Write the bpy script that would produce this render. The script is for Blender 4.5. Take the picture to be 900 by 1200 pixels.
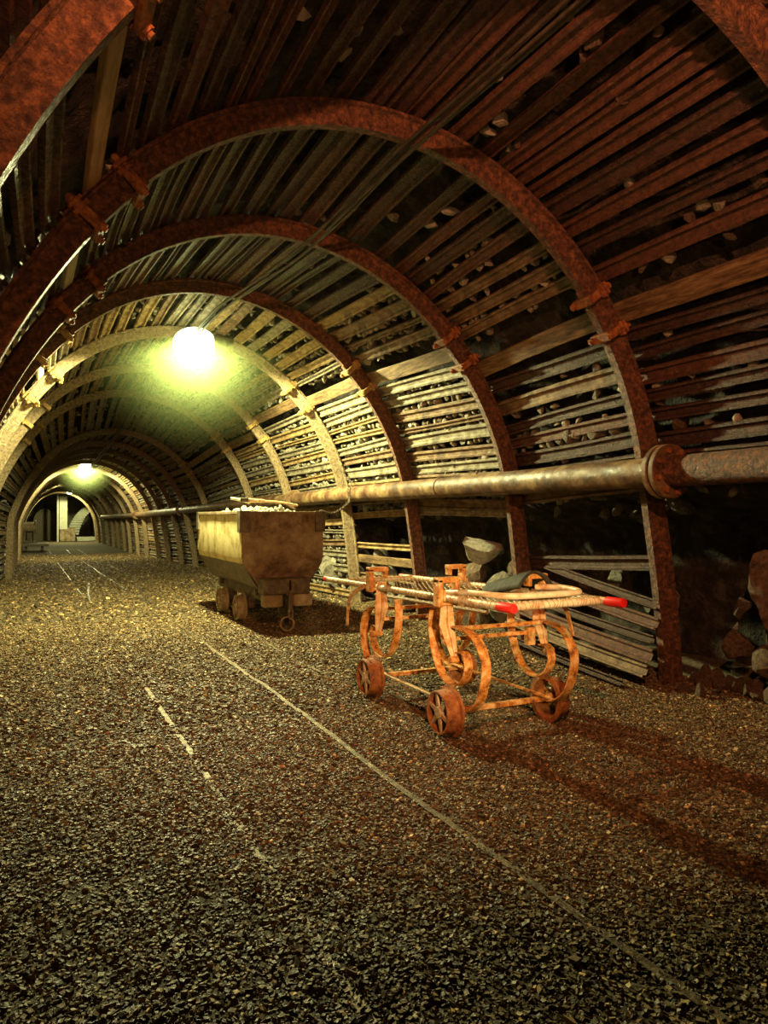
import bpy, math, random
import numpy as np
from mathutils import Vector, Matrix, noise as mnoise

for o in list(bpy.data.objects): bpy.data.objects.remove(o)
SC = bpy.context.scene
COL = SC.collection
R = math.radians

# ---------------------------------------------------------------- camera
YAW, PITCH, FPX = .452, .007, 850.0
cam_d = bpy.data.cameras.new('camera'); cam = bpy.data.objects.new('camera', cam_d); COL.objects.link(cam)
cam.location = (0, 0, 1.25); cam.rotation_euler = (math.pi/2 + PITCH, 0, -YAW)
cam_d.sensor_fit = 'VERTICAL'; cam_d.sensor_height = 36; cam_d.sensor_width = 27; cam_d.lens = FPX/1200*36
cam_d.clip_start = .05; cam_d.clip_end = 300
SC.camera = cam

# ---------------------------------------------------------------- world, light, exposure
w = bpy.data.worlds.new('world'); SC.world = w; w.use_nodes = True
w.node_tree.nodes['Background'].inputs[0].default_value = (0, 0, 0, 1)
w.node_tree.nodes['Background'].inputs[1].default_value = 0
SC.view_settings.view_transform = 'Standard'; SC.view_settings.look = 'None'
SC.view_settings.exposure = 0.0; SC.view_settings.gamma = 1; SC.view_settings.use_curve_mapping = False
SC.cycles.use_denoising = True
SC.cycles.max_bounces = 5; SC.cycles.diffuse_bounces = 1
SC.cycles.transparent_max_bounces = 12; SC.cycles.glossy_bounces = 2
SC.cycles.sample_clamp_indirect = 4
SC.cycles.volume_bounces = 0
LAMP_COL = (.97, .95, .42)
WARM_COL = (1.0, .37, .16)
def point_light(name, loc, power, col, radius):
    l = bpy.data.lights.new(name, 'POINT'); l.energy = power; l.color = col; l.shadow_soft_size = radius
    o = bpy.data.objects.new(name, l); COL.objects.link(o); o.location = loc; return o
def spot_light(name, loc, target, power, col, radius, angle, blend):
    l = bpy.data.lights.new(name, 'SPOT'); l.energy = power; l.color = col; l.shadow_soft_size = radius
    l.spot_size = R(angle); l.spot_blend = blend
    o = bpy.data.objects.new(name, l); COL.objects.link(o); o.location = loc
    o.rotation_euler = (Vector(target)-Vector(loc)).to_track_quat('-Z', 'Y').to_euler(); return o
# warm works lamp slung under the left haunch just behind the viewer, and an added fill spot by the camera to brighten the trolley
spot_light('work_lamp', (.50, .0, 3.08), (2.7, 4.0, 2.4), 480, WARM_COL, .04, 100, .7)
spot_light('head_lamp', (.25, -1.4, 1.7), (.9, 3.9, 2.9), 200, (1, .45, .19), .05, 84, .8)
spot_light('trolley_fill', (.75, -.5, 1.55), (2.55, 3.9, .62), 850, (1, .76, .40), .04, 20, .9)

# ---------------------------------------------------------------- node materials
def mat(name, cols, rough=.6, scale=6, detail=6, bump=.3, bscale=40, metal=0.0, spec=.5, stretch=None, rough2=None, dist=.01, vcol=None):
    m = bpy.data.materials.new(name); m.use_nodes = True; nt = m.node_tree; N = nt.nodes; L = nt.links
    b = N['Principled BSDF']; tc = N.new('ShaderNodeTexCoord'); mp = N.new('ShaderNodeMapping')
    L.new(tc.outputs['Object'], mp.inputs['Vector'])
    if stretch: mp.inputs['Scale'].default_value = stretch
    n = N.new('ShaderNodeTexNoise'); n.inputs['Scale'].default_value = scale; n.inputs['Detail'].default_value = detail
    n.inputs['Roughness'].default_value = .72
    L.new(mp.outputs[0], n.inputs['Vector'])
    r = N.new('ShaderNodeValToRGB'); L.new(n.outputs['Fac'], r.inputs['Fac'])
    el = r.color_ramp.elements
    k = len(cols)
    for i, c in enumerate(cols):
        pos = .36 + .28*i/max(1, k-1)
        e = el[i] if i < 2 else el.new(pos)
        e.position = pos; e.color = (*c, 1)
    out = r.outputs['Color']
    if vcol:
        at = N.new('ShaderNodeAttribute'); at.attribute_name = vcol
        mx = N.new('ShaderNodeMix'); mx.data_type = 'RGBA'; mx.blend_type = 'MULTIPLY'; mx.inputs[0].default_value = 1
        L.new(out, mx.inputs[6]); L.new(at.outputs['Color'], mx.inputs[7]); out = mx.outputs[2]
    L.new(out, b.inputs['Base Color'])
    b.inputs['Metallic'].default_value = metal; b.inputs['Specular IOR Level'].default_value = spec
    if rough2 is None: b.inputs['Roughness'].default_value = rough
    else:
        n3 = N.new('ShaderNodeTexNoise'); n3.inputs['Scale'].default_value = scale*2.3; n3.inputs['Detail'].default_value = 3
        L.new(tc.outputs['Object'], n3.inputs['Vector'])
        mr = N.new('ShaderNodeMapRange'); mr.inputs[1].default_value = .35; mr.inputs[2].default_value = .65
        mr.inputs[3].default_value = rough; mr.inputs[4].default_value = rough2
        L.new(n3.outputs['Fac'], mr.inputs[0]); L.new(mr.outputs[0], b.inputs['Roughness'])
    if bump:
        n2 = N.new('ShaderNodeTexNoise'); n2.inputs['Scale'].default_value = bscale; n2.inputs['Detail'].default_value = 5
        n2.inputs['Roughness'].default_value = .7
        L.new(mp.outputs[0] if stretch else tc.outputs['Object'], n2.inputs['Vector'])
        bp = N.new('ShaderNodeBump'); bp.inputs['Strength'].default_value = bump; bp.inputs['Distance'].default_value = dist
        L.new(n2.outputs['Fac'], bp.inputs['Height']); L.new(bp.outputs[0], b.inputs['Normal'])
    return m

M = {}
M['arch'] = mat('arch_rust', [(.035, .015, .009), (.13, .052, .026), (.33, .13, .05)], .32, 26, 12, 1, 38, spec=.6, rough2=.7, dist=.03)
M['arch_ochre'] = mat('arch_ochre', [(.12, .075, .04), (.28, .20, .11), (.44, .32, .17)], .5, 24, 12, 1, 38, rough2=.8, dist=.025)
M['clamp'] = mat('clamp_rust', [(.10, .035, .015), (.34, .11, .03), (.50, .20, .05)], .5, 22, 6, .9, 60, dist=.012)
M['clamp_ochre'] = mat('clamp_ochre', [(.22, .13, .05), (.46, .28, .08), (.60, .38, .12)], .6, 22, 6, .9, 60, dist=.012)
M['bar0'] = mat('lagging_rust_and_shade', [(.025, .012, .009), (.07, .030, .020), (.15, .065, .035)], .26, 22, 11, 1, 55, rough2=.7, dist=.02)  # rust kept extra dark to carry the shade of the near crown
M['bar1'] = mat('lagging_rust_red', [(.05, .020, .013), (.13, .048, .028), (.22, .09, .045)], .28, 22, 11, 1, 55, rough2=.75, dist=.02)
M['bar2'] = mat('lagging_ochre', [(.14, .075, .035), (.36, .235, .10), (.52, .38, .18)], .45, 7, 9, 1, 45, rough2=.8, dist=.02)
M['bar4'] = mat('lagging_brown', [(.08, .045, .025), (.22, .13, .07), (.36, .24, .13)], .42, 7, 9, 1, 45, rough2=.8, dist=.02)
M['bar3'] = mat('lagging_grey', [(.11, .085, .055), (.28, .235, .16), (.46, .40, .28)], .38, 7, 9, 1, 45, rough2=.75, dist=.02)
M['wood'] = mat('old_wood', [(.05, .025, .014), (.20, .115, .05), (.38, .25, .11)], .75, 3, 10, .8, 20, stretch=(10, 1.2, 10))
M['wood_pale'] = mat('pale_wood', [(.40, .22, .10), (.58, .36, .17), (.68, .46, .24)], .7, 3, 8, .5, 20, stretch=(12, 1.2, 12))
M['wood_white'] = mat('washed_wood', [(.48, .42, .28), (.64, .58, .40)], .7, 3, 6, .4, 20, stretch=(8, 1, 8))
M['rock'] = mat('broken_rock', [(.05, .042, .03), (.24, .21, .15), (.40, .36, .26)], .8, 5, 10, .9, 18, dist=.03)
M['rock_pale'] = mat('pale_rock', [(.30, .27, .20), (.52, .48, .37), (.68, .64, .50)], .75, 5, 8, .8, 22, dist=.02)
M['rock_warm'] = mat('warm_rock', [(.05, .03, .018), (.17, .105, .06), (.28, .19, .12)], .8, 5, 8, .9, 18, dist=.03)
M['shell'] = mat('rock_face', [(.006, .005, .004), (.03, .023, .016), (.10, .08, .055)], .9, 6, 12, 1, 12, dist=.08)
M['ground'] = mat('gravel_bed', [(.03, .02, .01), (.10, .07, .035), (.24, .19, .11)], .85, 45, 10, 1, 70, dist=.02)
M['gravel'] = mat('gravel_stones', [(.55, .5, .4), (1, .95, .85)], .36, 60, 4, .4, 150, spec=.32, vcol='tint', rough2=.8, dist=.004)
M['rail'] = mat('rail_steel', [(.04, .026, .015), (.12, .085, .048), (.25, .19, .12)], .4, 14, 8, .5, 60, metal=.6, rough2=.65)
M['pipe'] = mat('pipe_rust', [(.05, .022, .012), (.16, .085, .04), (.34, .23, .11)], .35, 5, 9, .5, 40, rough2=.65, dist=.008)
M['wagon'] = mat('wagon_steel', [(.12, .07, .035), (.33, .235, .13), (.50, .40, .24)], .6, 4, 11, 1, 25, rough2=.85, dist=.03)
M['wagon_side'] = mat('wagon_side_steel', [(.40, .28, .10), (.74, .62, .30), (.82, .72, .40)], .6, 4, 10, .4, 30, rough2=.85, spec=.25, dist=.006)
M['iron'] = mat('dark_iron', [(.05, .035, .02), (.12, .09, .055), (.2, .15, .09)], .6, 12, 7, .6, 50, dist=.008)
M['wheel'] = mat('wheel_iron', [(.20, .13, .07), (.36, .27, .15), (.46, .37, .22)], .55, 12, 7, .5, 50, dist=.006)
M['orange'] = mat('orange_paint_rust', [(.16, .045, .012), (.72, .27, .04), (.90, .60, .26)], .5, 16, 10, .8, 60, dist=.01)
M['orange_wheel'] = mat('orange_wheel_rust', [(.14, .045, .012), (.38, .12, .025), (.52, .20, .05)], .7, 22, 8, .9, 70, dist=.008)
M['plate'] = mat('faded_orange_plate', [(.45, .14, .03), (.82, .46, .18), (.90, .66, .38)], .5, 14, 9, .5, 60, dist=.006)
M['cream'] = mat('cream_paint_rust', [(.50, .18, .04), (.78, .60, .34), (.85, .74, .50)], .45, 9, 8, .3, 50, dist=.004)
M['cream_spoke'] = mat('cream_spokes', [(.48, .30, .14), (.70, .55, .32)], .6, 20, 6, .4, 60)
M['wire'] = mat('rusty_wire', [(.28, .17, .07), (.52, .38, .18)], .5, 30, 3, 0, metal=.3)
M['red'] = mat('red_grip', [(.72, .012, .012), (.85, .03, .02)], .4, 8, 2, 0)
M['leather'] = mat('dark_leather', [(.012, .010, .007), (.035, .029, .02), (.07, .058, .04)], .7, 12, 5, .4, 60, spec=.15)
M['cable'] = mat('cable_sheath', [(.03, .022, .015), (.10, .075, .05)], .6, 8, 4, .3, 60)
M['concrete'] = mat('whitewashed_wall', [(.25, .24, .15), (.50, .48, .32)], .8, 2, 8, .5, 14)
M['board'] = mat('white_board', [(.55, .55, .42), (.72, .72, .56)], .6, 4, 4, .1, 20)
def emit(name, col, s):
    m = bpy.data.materials.new(name); m.use_nodes = True; b = m.node_tree.nodes['Principled BSDF']
    b.inputs['Base Color'].default_value = (*col, 1); b.inputs['Emission Color'].default_value = (*col, 1)
    b.inputs['Emission Strength'].default_value = s; return m
M['glow'] = emit('lamp_glass_lit', (.93, 1, .62), 4)
nt = M['glow'].node_tree; nt.nodes.clear()      # frosted glass that glows and lets the lamp's light through
_e = nt.nodes.new('ShaderNodeEmission'); _e.inputs[0].default_value = (.93, 1, .60, 1); _e.inputs[1].default_value = 3
_t = nt.nodes.new('ShaderNodeBsdfTransparent'); _a = nt.nodes.new('ShaderNodeAddShader'); _o = nt.nodes.new('ShaderNodeOutputMaterial')
nt.links.new(_e.outputs[0], _a.inputs[0]); nt.links.new(_t.outputs[0], _a.inputs[1]); nt.links.new(_a.outputs[0], _o.inputs['Surface'])

# ---------------------------------------------------------------- mesh helpers
class MB:
    def __init__(s): s.v = []; s.f = []
    def add(s, vs, fs):
        b = len(s.v); s.v += [tuple(v) for v in vs]; s.f += [tuple(b+i for i in f) for f in fs]; return s
    def box(s, c, d, rot=None):
        c = Vector(c); h = Vector(d)/2
        pts = [Vector((x*h.x, y*h.y, z*h.z)) for x in (-1, 1) for y in (-1, 1) for z in (-1, 1)]
        if rot is not None: pts = [rot @ p for p in pts]
        return s.add([c+p for p in pts], [(0, 1, 3, 2), (4, 6, 7, 5), (0, 4, 5, 1), (2, 3, 7, 6), (0, 2, 6, 4), (1, 5, 7, 3)])
    def bar(s, a, b, w, t, up=(0, 0, 1)):
        return s.sweep([a, b], [(-w/2, -t/2), (w/2, -t/2), (w/2, t/2), (-w/2, t/2)], up)
    def sweep(s, path, prof, up=(0, 0, 1), closed=False, caps=True, scale=None):
        P = [Vector(p) for p in path]; n = len(P); k = len(prof); vs = []; up = Vector(up)
        for i, p in enumerate(P):
            if closed: d = P[(i+1) % n]-P[i-1]
            else: d = P[min(i+1, n-1)]-P[max(i-1, 0)]
            d.normalize(); x = d.cross(up)
            if x.length < 1e-5: x = d.cross(Vector((0, 1, .01)))
            x.normalize(); y = x.cross(d); sc = scale[i] if scale else 1
            vs += [p + x*(a*sc) + y*(b*sc) for a, b in prof]
        fs = []
        for i in range(n if closed else n-1):
            j = (i+1) % n
            for q in range(k):
                r = (q+1) % k; fs.append((i*k+q, i*k+r, j*k+r, j*k+q))
        if caps and not closed: fs += [tuple(range(k)), tuple((n-1)*k+q for q in reversed(range(k)))]
        return s.add(vs, fs)
    def tube(s, path, r, seg=8, closed=False, scale=None):
        return s.sweep(path, [(r*math.cos(2*math.pi*i/seg), r*math.sin(2*math.pi*i/seg)) for i in range(seg)],
                       (.02, .03, 1), closed, True, scale)
    def lathe(s, c, ax, prof, seg=24, closed=False):
        # prof = (along, radius) pairs
        c = Vector(c); ax = Vector(ax).normalized(); x = ax.cross(Vector((.1, .2, 1))).normalized(); y = ax.cross(x); k = len(prof); vs = []
        for i in range(seg):
            a = 2*math.pi*i/seg; d = x*math.cos(a)+y*math.sin(a); vs += [c+ax*h+d*r for h, r in prof]
        fs = []
        for i in range(seg):
            j = (i+1) % seg
            for q in range(k if closed else k-1):
                r = (q+1) % k; fs.append((i*k+q, i*k+r, j*k+r, j*k+q))
        if not closed: fs += [tuple(i*k for i in reversed(range(seg))), tuple(i*k+k-1 for i in range(seg))]
        return s.add(vs, fs)
    def build(s, name, m, parent=None, smooth=False, origin=None, bevel=0, ang=35):
        me = bpy.data.meshes.new(name)
        if parent is not None and origin is None: origin = parent['_o'] if '_o' in parent else (0, 0, 0)
        ox, oy, oz = origin if origin is not None else (0, 0, 0)
        me.from_pydata([(x-ox, y-oy, z-oz) for x, y, z in s.v], [], s.f); me.validate()
        import bmesh
        bm = bmesh.new(); bm.from_mesh(me); bmesh.ops.recalc_face_normals(bm, faces=bm.faces[:]); bm.to_mesh(me); bm.free()
        me.materials.append(m if not isinstance(m, str) else M[m])
        o = bpy.data.objects.new(name, me); COL.objects.link(o)
        if parent is not None: o.parent = parent
        else: o.location = (ox, oy, oz)
        if smooth:
            me.shade_smooth()
            try: me.set_sharp_from_angle(angle=R(ang))
            except Exception: pass
        if bevel:
            b = o.modifiers.new('bevel', 'BEVEL'); b.width = bevel; b.segments = 2; b.limit_method = 'ANGLE'
        return o
def tag(o, label=None, cat=None, group=None, kind=None):
    if label: o['label'] = label
    if cat: o['category'] = cat
    if group: o['group'] = group
    if kind: o['kind'] = kind
    return o
def thing(name, loc, label, cat, group=None):
    o = bpy.data.objects.new(name, None); COL.objects.link(o); o.location = loc; o['_o'] = tuple(loc)
    o.empty_display_size = .1
    return tag(o, label, cat, group)
def cr(pts, n=6):
    P = [Vector(p) for p in pts]; out = []
    for i in range(len(P)-1):
        a, b, c, d = P[max(i-1, 0)], P[i], P[i+1], P[min(i+2, len(P)-1)]
        for j in range(n):
            t = j/n
            out.append(.5*((2*b)+(c-a)*t+(2*a-5*b+4*c-d)*t*t+(3*b-a-3*c+d)*t**3))
    out.append(P[-1]); return out
ORD = ['zeroth', 'first', 'second', 'third', 'fourth', 'fifth', 'sixth', 'seventh', 'eighth', 'ninth', 'tenth', 'eleventh', 'twelfth',
       'thirteenth', 'fourteenth', 'fifteenth', 'sixteenth', 'seventeenth', 'eighteenth', 'nineteenth', 'twentieth', 'twenty-first',
       'twenty-second', 'twenty-third', 'twenty-fourth', 'twenty-fifth', 'twenty-sixth', 'twenty-seventh', 'twenty-eighth', 'twenty-ninth', 'thirtieth', 'thirty-first', 'thirty-second', 'thirty-third', 'thirty-fourth', 'thirty-fifth']

# ---------------------------------------------------------------- tunnel geometry
RINGS = [  # depth, dx, dz, dR, skew, right clamps, left clamps
 (2.12, .05, .07, -.066, .004, (47, 55), (-36, -44)),
 (3.88, .05, .07, -.066, .019, (47.4, 54.6), (-36, -44.1)),
 (5.62, .073, -.014, -.001, -.003, (42.2, 48.9), (-36.2, -43.9)),
 (7.54, -.016, .03, .01, -.009, (41.3, 48.3), (-37, -45)),
 (9.50, -.031, .009, .023, .001, (38.6, 47.2), (-37.4, -47.2)),
 (11.91, -.065, .002, .044, -.004, (44.6, 51.8), (-38, -47)),
 (14.24, -.084, -.016, .054, -.006, (42, 50), (-38, -47)),
 (18.3, .04, -.10, -.07, .003, (44, 51), (-38, -46)),
]
far = [(20.2, 0), (22.2, .01), (24.2, -.02), (26.2, 0), (28.8, .02), (31.2, 0), (33.6, -.02), (36, .02), (38.5, 0), (41, .02), (44, 0), (47, 0), (50, 0), (53, .02)]
for D, j in far: RINGS.append((D, -.05+j, -.15+fz0 if False else -.10, -.14, 0, (44, 51), (-40, -48)))
def FZ(D):
    if D < 9: return 0.0
    if D < 35: return -.014*(D-9)
    return -.364-.004*(D-35)
def rr(t, dR, ds):
    return (2.3615+dR)*(1+.0202*math.cos(2*t)+.0241*math.cos(3*t)+(.0397+ds)*math.sin(2*t)-.0145*math.sin(3*t))
UM, UF = 82.0, 118.0
def ring_pt(k, u):
    D, dx, dz, dR, ds = RINGS[k][:5]
    fz = FZ(D); cx, cz = 1.678+dx, 1.105+dz+fz
    def arc(a):
        t = R(a); r = rr(t, dR, ds)
        if k == 0: r += .03*math.sin(t)
        return cx+r*math.sin(t), cz+r*math.cos(t)
    if abs(u) <= UM: return arc(u)
    s = 1 if u > 0 else -1
    ax, az = arc(s*UM)
    fx = (4.176+dx*.6-(.012*max(0, D-12) if D < 30 else .216)) if s > 0 else (-.72+min(.25, max(0, .03*(D-9))))
    t = min(1.0, (abs(u)-UM)/(UF-UM))
    e = 1-(1-t)**1.5
    return ax+(fx-ax)*e, az+(fz-.03-az)*t
def ring_frame(k, u):
    u = max(-UF, min(UF, u))
    p = ring_pt(k, u); a = ring_pt(k, u-.7); b = ring_pt(k, u+.7)
    tx, tz = b[0]-a[0], b[1]-a[1]; l = math.hypot(tx, tz); tx /= l; tz /= l
    return p, (tx, tz), (-tz, tx)      # point, tangent, outward normal
def P3(k, u, n=0, y=0, s=0):
    p, t, m = ring_frame(k, max(-UF, min(UF, u)))
    return Vector((p[0]+m[0]*n+t[0]*s, RINGS[k][0]+y, p[1]+m[1]*n+t[1]*s))
def lerp_ring(D, u, n=0):
    ks = [r[0] for r in RINGS]
    if D <= ks[0]: k = 0; p = P3(0, u, n); q = P3(1, u, n); t = 0
    else:
        k = max(i for i in range(len(ks)) if ks[i] <= D); k = min(k, len(ks)-2); p = P3(k, u, n); q = P3(k+1, u, n); t = min(1, (D-ks[k])/(ks[k+1]-ks[k]))
    v = p.lerp(q, t); v.y = D; return v

# ---------------------------------------------------------------- structure: floor, rock walls
def grid(name, xs, ys, fn, m, smooth=True):
    vs = [fn(x, y) for y in ys for x in xs]; nx = len(xs)
    fs = [(j*nx+i, j*nx+i+1, (j+1)*nx+i+1, (j+1)*nx+i) for j in range(len(ys)-1) for i in range(nx-1)]
    me = bpy.data.meshes.new(name); me.from_pydata(vs, [], fs)
    me.materials.append(M[m])
    if smooth: me.shade_smooth()
    o = bpy.data.objects.new(name, me); COL.objects.link(o); o['kind'] = 'structure'; return o
def ground_z(x, y):
    v = Vector((x*.9, y*.6, 3))
    h = .016*mnoise.noise(v) + .008*mnoise.noise(v*4) + .004*mnoise.noise(v*13)
    edge = max(0, x-3.55)*.07 if x > 3.55 else 0
    return FZ(y) + h + edge - .012
ys = list(np.arange(-5, 3, .25)) + list(np.arange(3, 12, .08)) + list(np.arange(12, 30, .3)) + list(np.arange(30, 68, 1))
grid('floor', list(np.arange(-2.2, 6.6, .08)), ys, lambda x, y: (x, y, ground_z(x, y)), 'ground')
def shell_pt(u, D):
    ext = .30
    if u > 84 and D < 10: ext += .55*min(1, (u-84)/8)
    p = lerp_ring(max(D, 2.1), u, ext)
    q = Vector((p.x*1.1, D*1.1, p.z*1.1)); nn = mnoise.fractal(q*1.3, 1, 2.1, 4)*.12 + mnoise.noise(q*5)*.035
    c = Vector((1.7, D, 1.1)); d = (p-c).normalized()
    p = p + d*nn; p.y = D
    if abs(u) >= UF-1: p.z -= .4
    return tuple(p)
def shell(name, us, ys):
    return grid(name, us, ys, lambda u, y: shell_pt(u, y), 'shell')
yy = list(np.arange(-5, 2, .5)) + list(np.arange(2, 12, .09)) + list(np.arange(12, 62.1, .5))
shell('wall_left', list(np.arange(-118, -59.9, 2)), yy)
shell('ceiling', list(np.arange(-60, 60.1, 2)), yy)
shell('wall_right', list(np.arange(60, 118.1, 1.5)), yy)
grid('wall_far', list(np.linspace(-2.5, 6, 30)), list(np.linspace(-1.5, 4.5, 24)),
     lambda x, z: (x, 61.5+.25*mnoise.noise(Vector((x, z, 1))*1.5), z), 'concrete')
grid('wall_near', list(np.linspace(-2.5, 6, 12)), list(np.linspace(-.5, 4.8, 10)), lambda x, z: (x, -5+.1*mnoise.noise(Vector((x, z, 7)))+.02, z), 'shell')

# ---------------------------------------------------------------- steel arches
TH = [(-.030, -.066), (.030, -.066), (.052, .040), (.074, .046), (.074, .064), (.040, .064), (.020, -.048), (-.020, -.048),
      (-.040, .064), (-.074, .064), (-.074, .046), (-.052, .040)]
def arch_seg(k, u0, u1, n0, step=2.5):
    n = max(3, int(abs(u1-u0)/step)); vs = []; K = len(TH)
    for i in range(n+1):
        u = u0+(u1-u0)*i/n
        for y, h in TH: vs.append(P3(k, u, h+n0, y))
    fs = [(i*K+q, i*K+(q+1) % K, (i+1)*K+(q+1) % K, (i+1)*K+q) for i in range(n) for q in range(K)]
    fs += [tuple(range(K)), tuple(n*K+q for q in reversed(range(K)))]
    return MB().add(vs, fs)
def pbox(mb, k, u, s0, s1, n0, n1, y0, y1):
    vs = [P3(k, u, n, y, s) for s in (s0, s1) for n in (n0, n1) for y in (y0, y1)]
    mb.add(vs, [(0, 1, 3, 2), (4, 6, 7, 5), (0, 4, 5, 1), (2, 3, 7, 6), (0, 2, 6, 4), (1, 5, 7, 3)])
def hexbolt(mb, a, d, r, h):
    mb.lathe(a, d, [(0, r), (h, r)], 6)
ANAME = {0: 'rusty steel arch cut off by the top left corner, nearest of all the arches',
 1: 'largest complete rusty steel arch, its right leg behind the flanged pipe joint',
 2: 'second complete steel arch, its right leg behind the trolley and dark rubber flap',
 3: 'third complete steel arch, just in front of the first lamp',
 4: 'fourth complete steel arch, ochre and lit, just behind the first lamp',
 5: 'fifth complete steel arch, dim behind the first lamp glow',
 6: 'sixth complete steel arch, its right leg hidden behind the ore wagon',
 7: 'seventh complete steel arch, its left leg reaching the floor at the left edge'}
for k in range(len(RINGS)):
    D = RINGS[k][0]; rc, lc = RINGS[k][5], RINGS[k][6]
    if k <= 7: lab = ANAME[k]
    else: lab = 'distant steel arch, %s beyond the seventh complete arch' % ORD[k-7]
    base = (1.68, D, FZ(D))
    t = thing('steel_arch', base, lab, 'arch', 'steel support arches')
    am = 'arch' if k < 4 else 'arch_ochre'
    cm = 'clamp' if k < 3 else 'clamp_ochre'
    ov = 4.0
    arch_seg(k, lc[1]-ov*.5, rc[1]+ov*.5, .014).build('crown_segment', am, t, True)
    arch_seg(k, rc[0]-ov*.5, UF, 0).build('side_segment', am, t, True)
    arch_seg(k, lc[0]+ov*.5, -UF, 0).build('side_segment', am, t, True)
    if k <= 7:
        for u in (*rc, *lc):
            mb = MB(); jj = random.Random(k*100+int(u)).uniform(-.01, .01)
            pbox(mb, k, u, -.032+jj, .032+jj, -.090, -.064, -.085, .085)          # strap under the profile
            pbox(mb, k, u, -.028+jj, .028+jj, -.085, .090, .072, .100)
            pbox(mb, k, u, -.028+jj, .028+jj, -.085, .090, -.100, -.072)
            pbox(mb, k, u, -.045+jj, .045+jj, .060, .082, -.11, .11)             # back plate
            pbox(mb, k, u, -.05+jj, .05+jj, .022, .048, -.112, -.060)
            c = mb.build('clamp', cm, t, bevel=.006)
            if k <= 4:
                b = MB()
                for y in (-.088, .088):
                    a = P3(k, u, -.115, y, jj); d = (P3(k, u, 0, y, jj)-a).normalized()
                    b2 = MB(); b2.lathe(a, d, [(0, .014), (.235, .014)], 8); b2.lathe(a+d*.012, d, [(0, .026), (.024, .026)], 6)
                    b2.lathe(a+d*.20, d, [(0, .026), (.024, .026)], 6)
                    nb = b2.build('bolt', cm, None, origin=base); nb.location = (0, 0, 0); nb.parent = c

# ---------------------------------------------------------------- lagging bars and boards
def lag_profile(w, kind):
    if kind == 'steel':
        top = [(-.5*w, 0), (-.46*w, .026), (-.30*w, .028), (-.20*w, .003), (.20*w, .003), (.30*w, .028), (.46*w, .026), (.5*w, 0)]
        th = .005
        return top + [(a*.96, b-th) for a, b in reversed(top)]
    return [(-.5*w, 0), (-.5*w, .028), (-.44*w, .033), (.44*w, .033), (.5*w, .028), (.5*w, 0)]
def lag_mesh(mb, k, ua, ub, w, kind, na=.1, nb=.1, over=-.004, rnd=None, seg=5):
    a = P3(k, ua, na, -over if k else -.5); b = P3(k+1, ub, nb, over)
    _, _, n1 = ring_frame(k, ua); nv = Vector((-n1[0], 0, -n1[1]))
    ph = rnd.uniform(0, 6); amp = rnd.uniform(0, .012); bw = rnd.uniform(-.012, .012)
    pts = []
    for i in range(seg+1):
        s = i/seg; p = a.lerp(b, s); p += nv*(amp*math.sin(ph+s*5) - .01*math.sin(math.pi*s)) + Vector((0, 0, bw*math.sin(math.pi*s)))
        pts.append(p)
    mb.sweep(pts, [(x, y) for x, y in lag_profile(w, kind)], nv)
BAYN = ['between corner and largest arches', 'between largest and second arches', 'between second and third arches',
        'between third and fourth arches', 'between fourth and fifth arches', 'between fifth and sixth arches', 'between sixth and seventh arches']
GAPS = []       # (bay, ua, ub, gap width) where stones show
far_mb = {'bar2': MB(), 'bar3': MB(), 'bar4': MB()}
def ring_len(k, u): return 0
def bay_bars(k, ulo, uhi, rnd, plank_u, rk=None):
    """places from ulo to uhi; returns list (u_center, width, kind)"""
    out = []; r = 2.42; u = ulo
    dense = .018
    while u < uhi:
        kind = 'steel'; w = rnd.uniform(.085, .125) if k < 1 else rnd.uniform(.095, .14)
        if rnd.random() < .12: w = rnd.uniform(.05, .07)
        g = rnd.uniform(.05, .11) if (k == 0 and ulo < 0) else rnd.uniform(.012, .05) if k < 1 else rnd.uniform(.028, .075)
        if rnd.random() < .16: g += rnd.uniform(.03, .08)
        if abs(u) > 90: g += .03
        du = math.degrees((w+g)/r)
        c = u+du/2
        if plank_u is not None and abs(c-plank_u) < 4.0:
            c = plank_u; out.append((c, .15 if plank_u > 0 else .095, 'wood', .02)); u = plank_u+2.8; plank_u = None; continue
        out.append((c, w, kind, g)); u += du
    return out
nbar = 0
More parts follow.
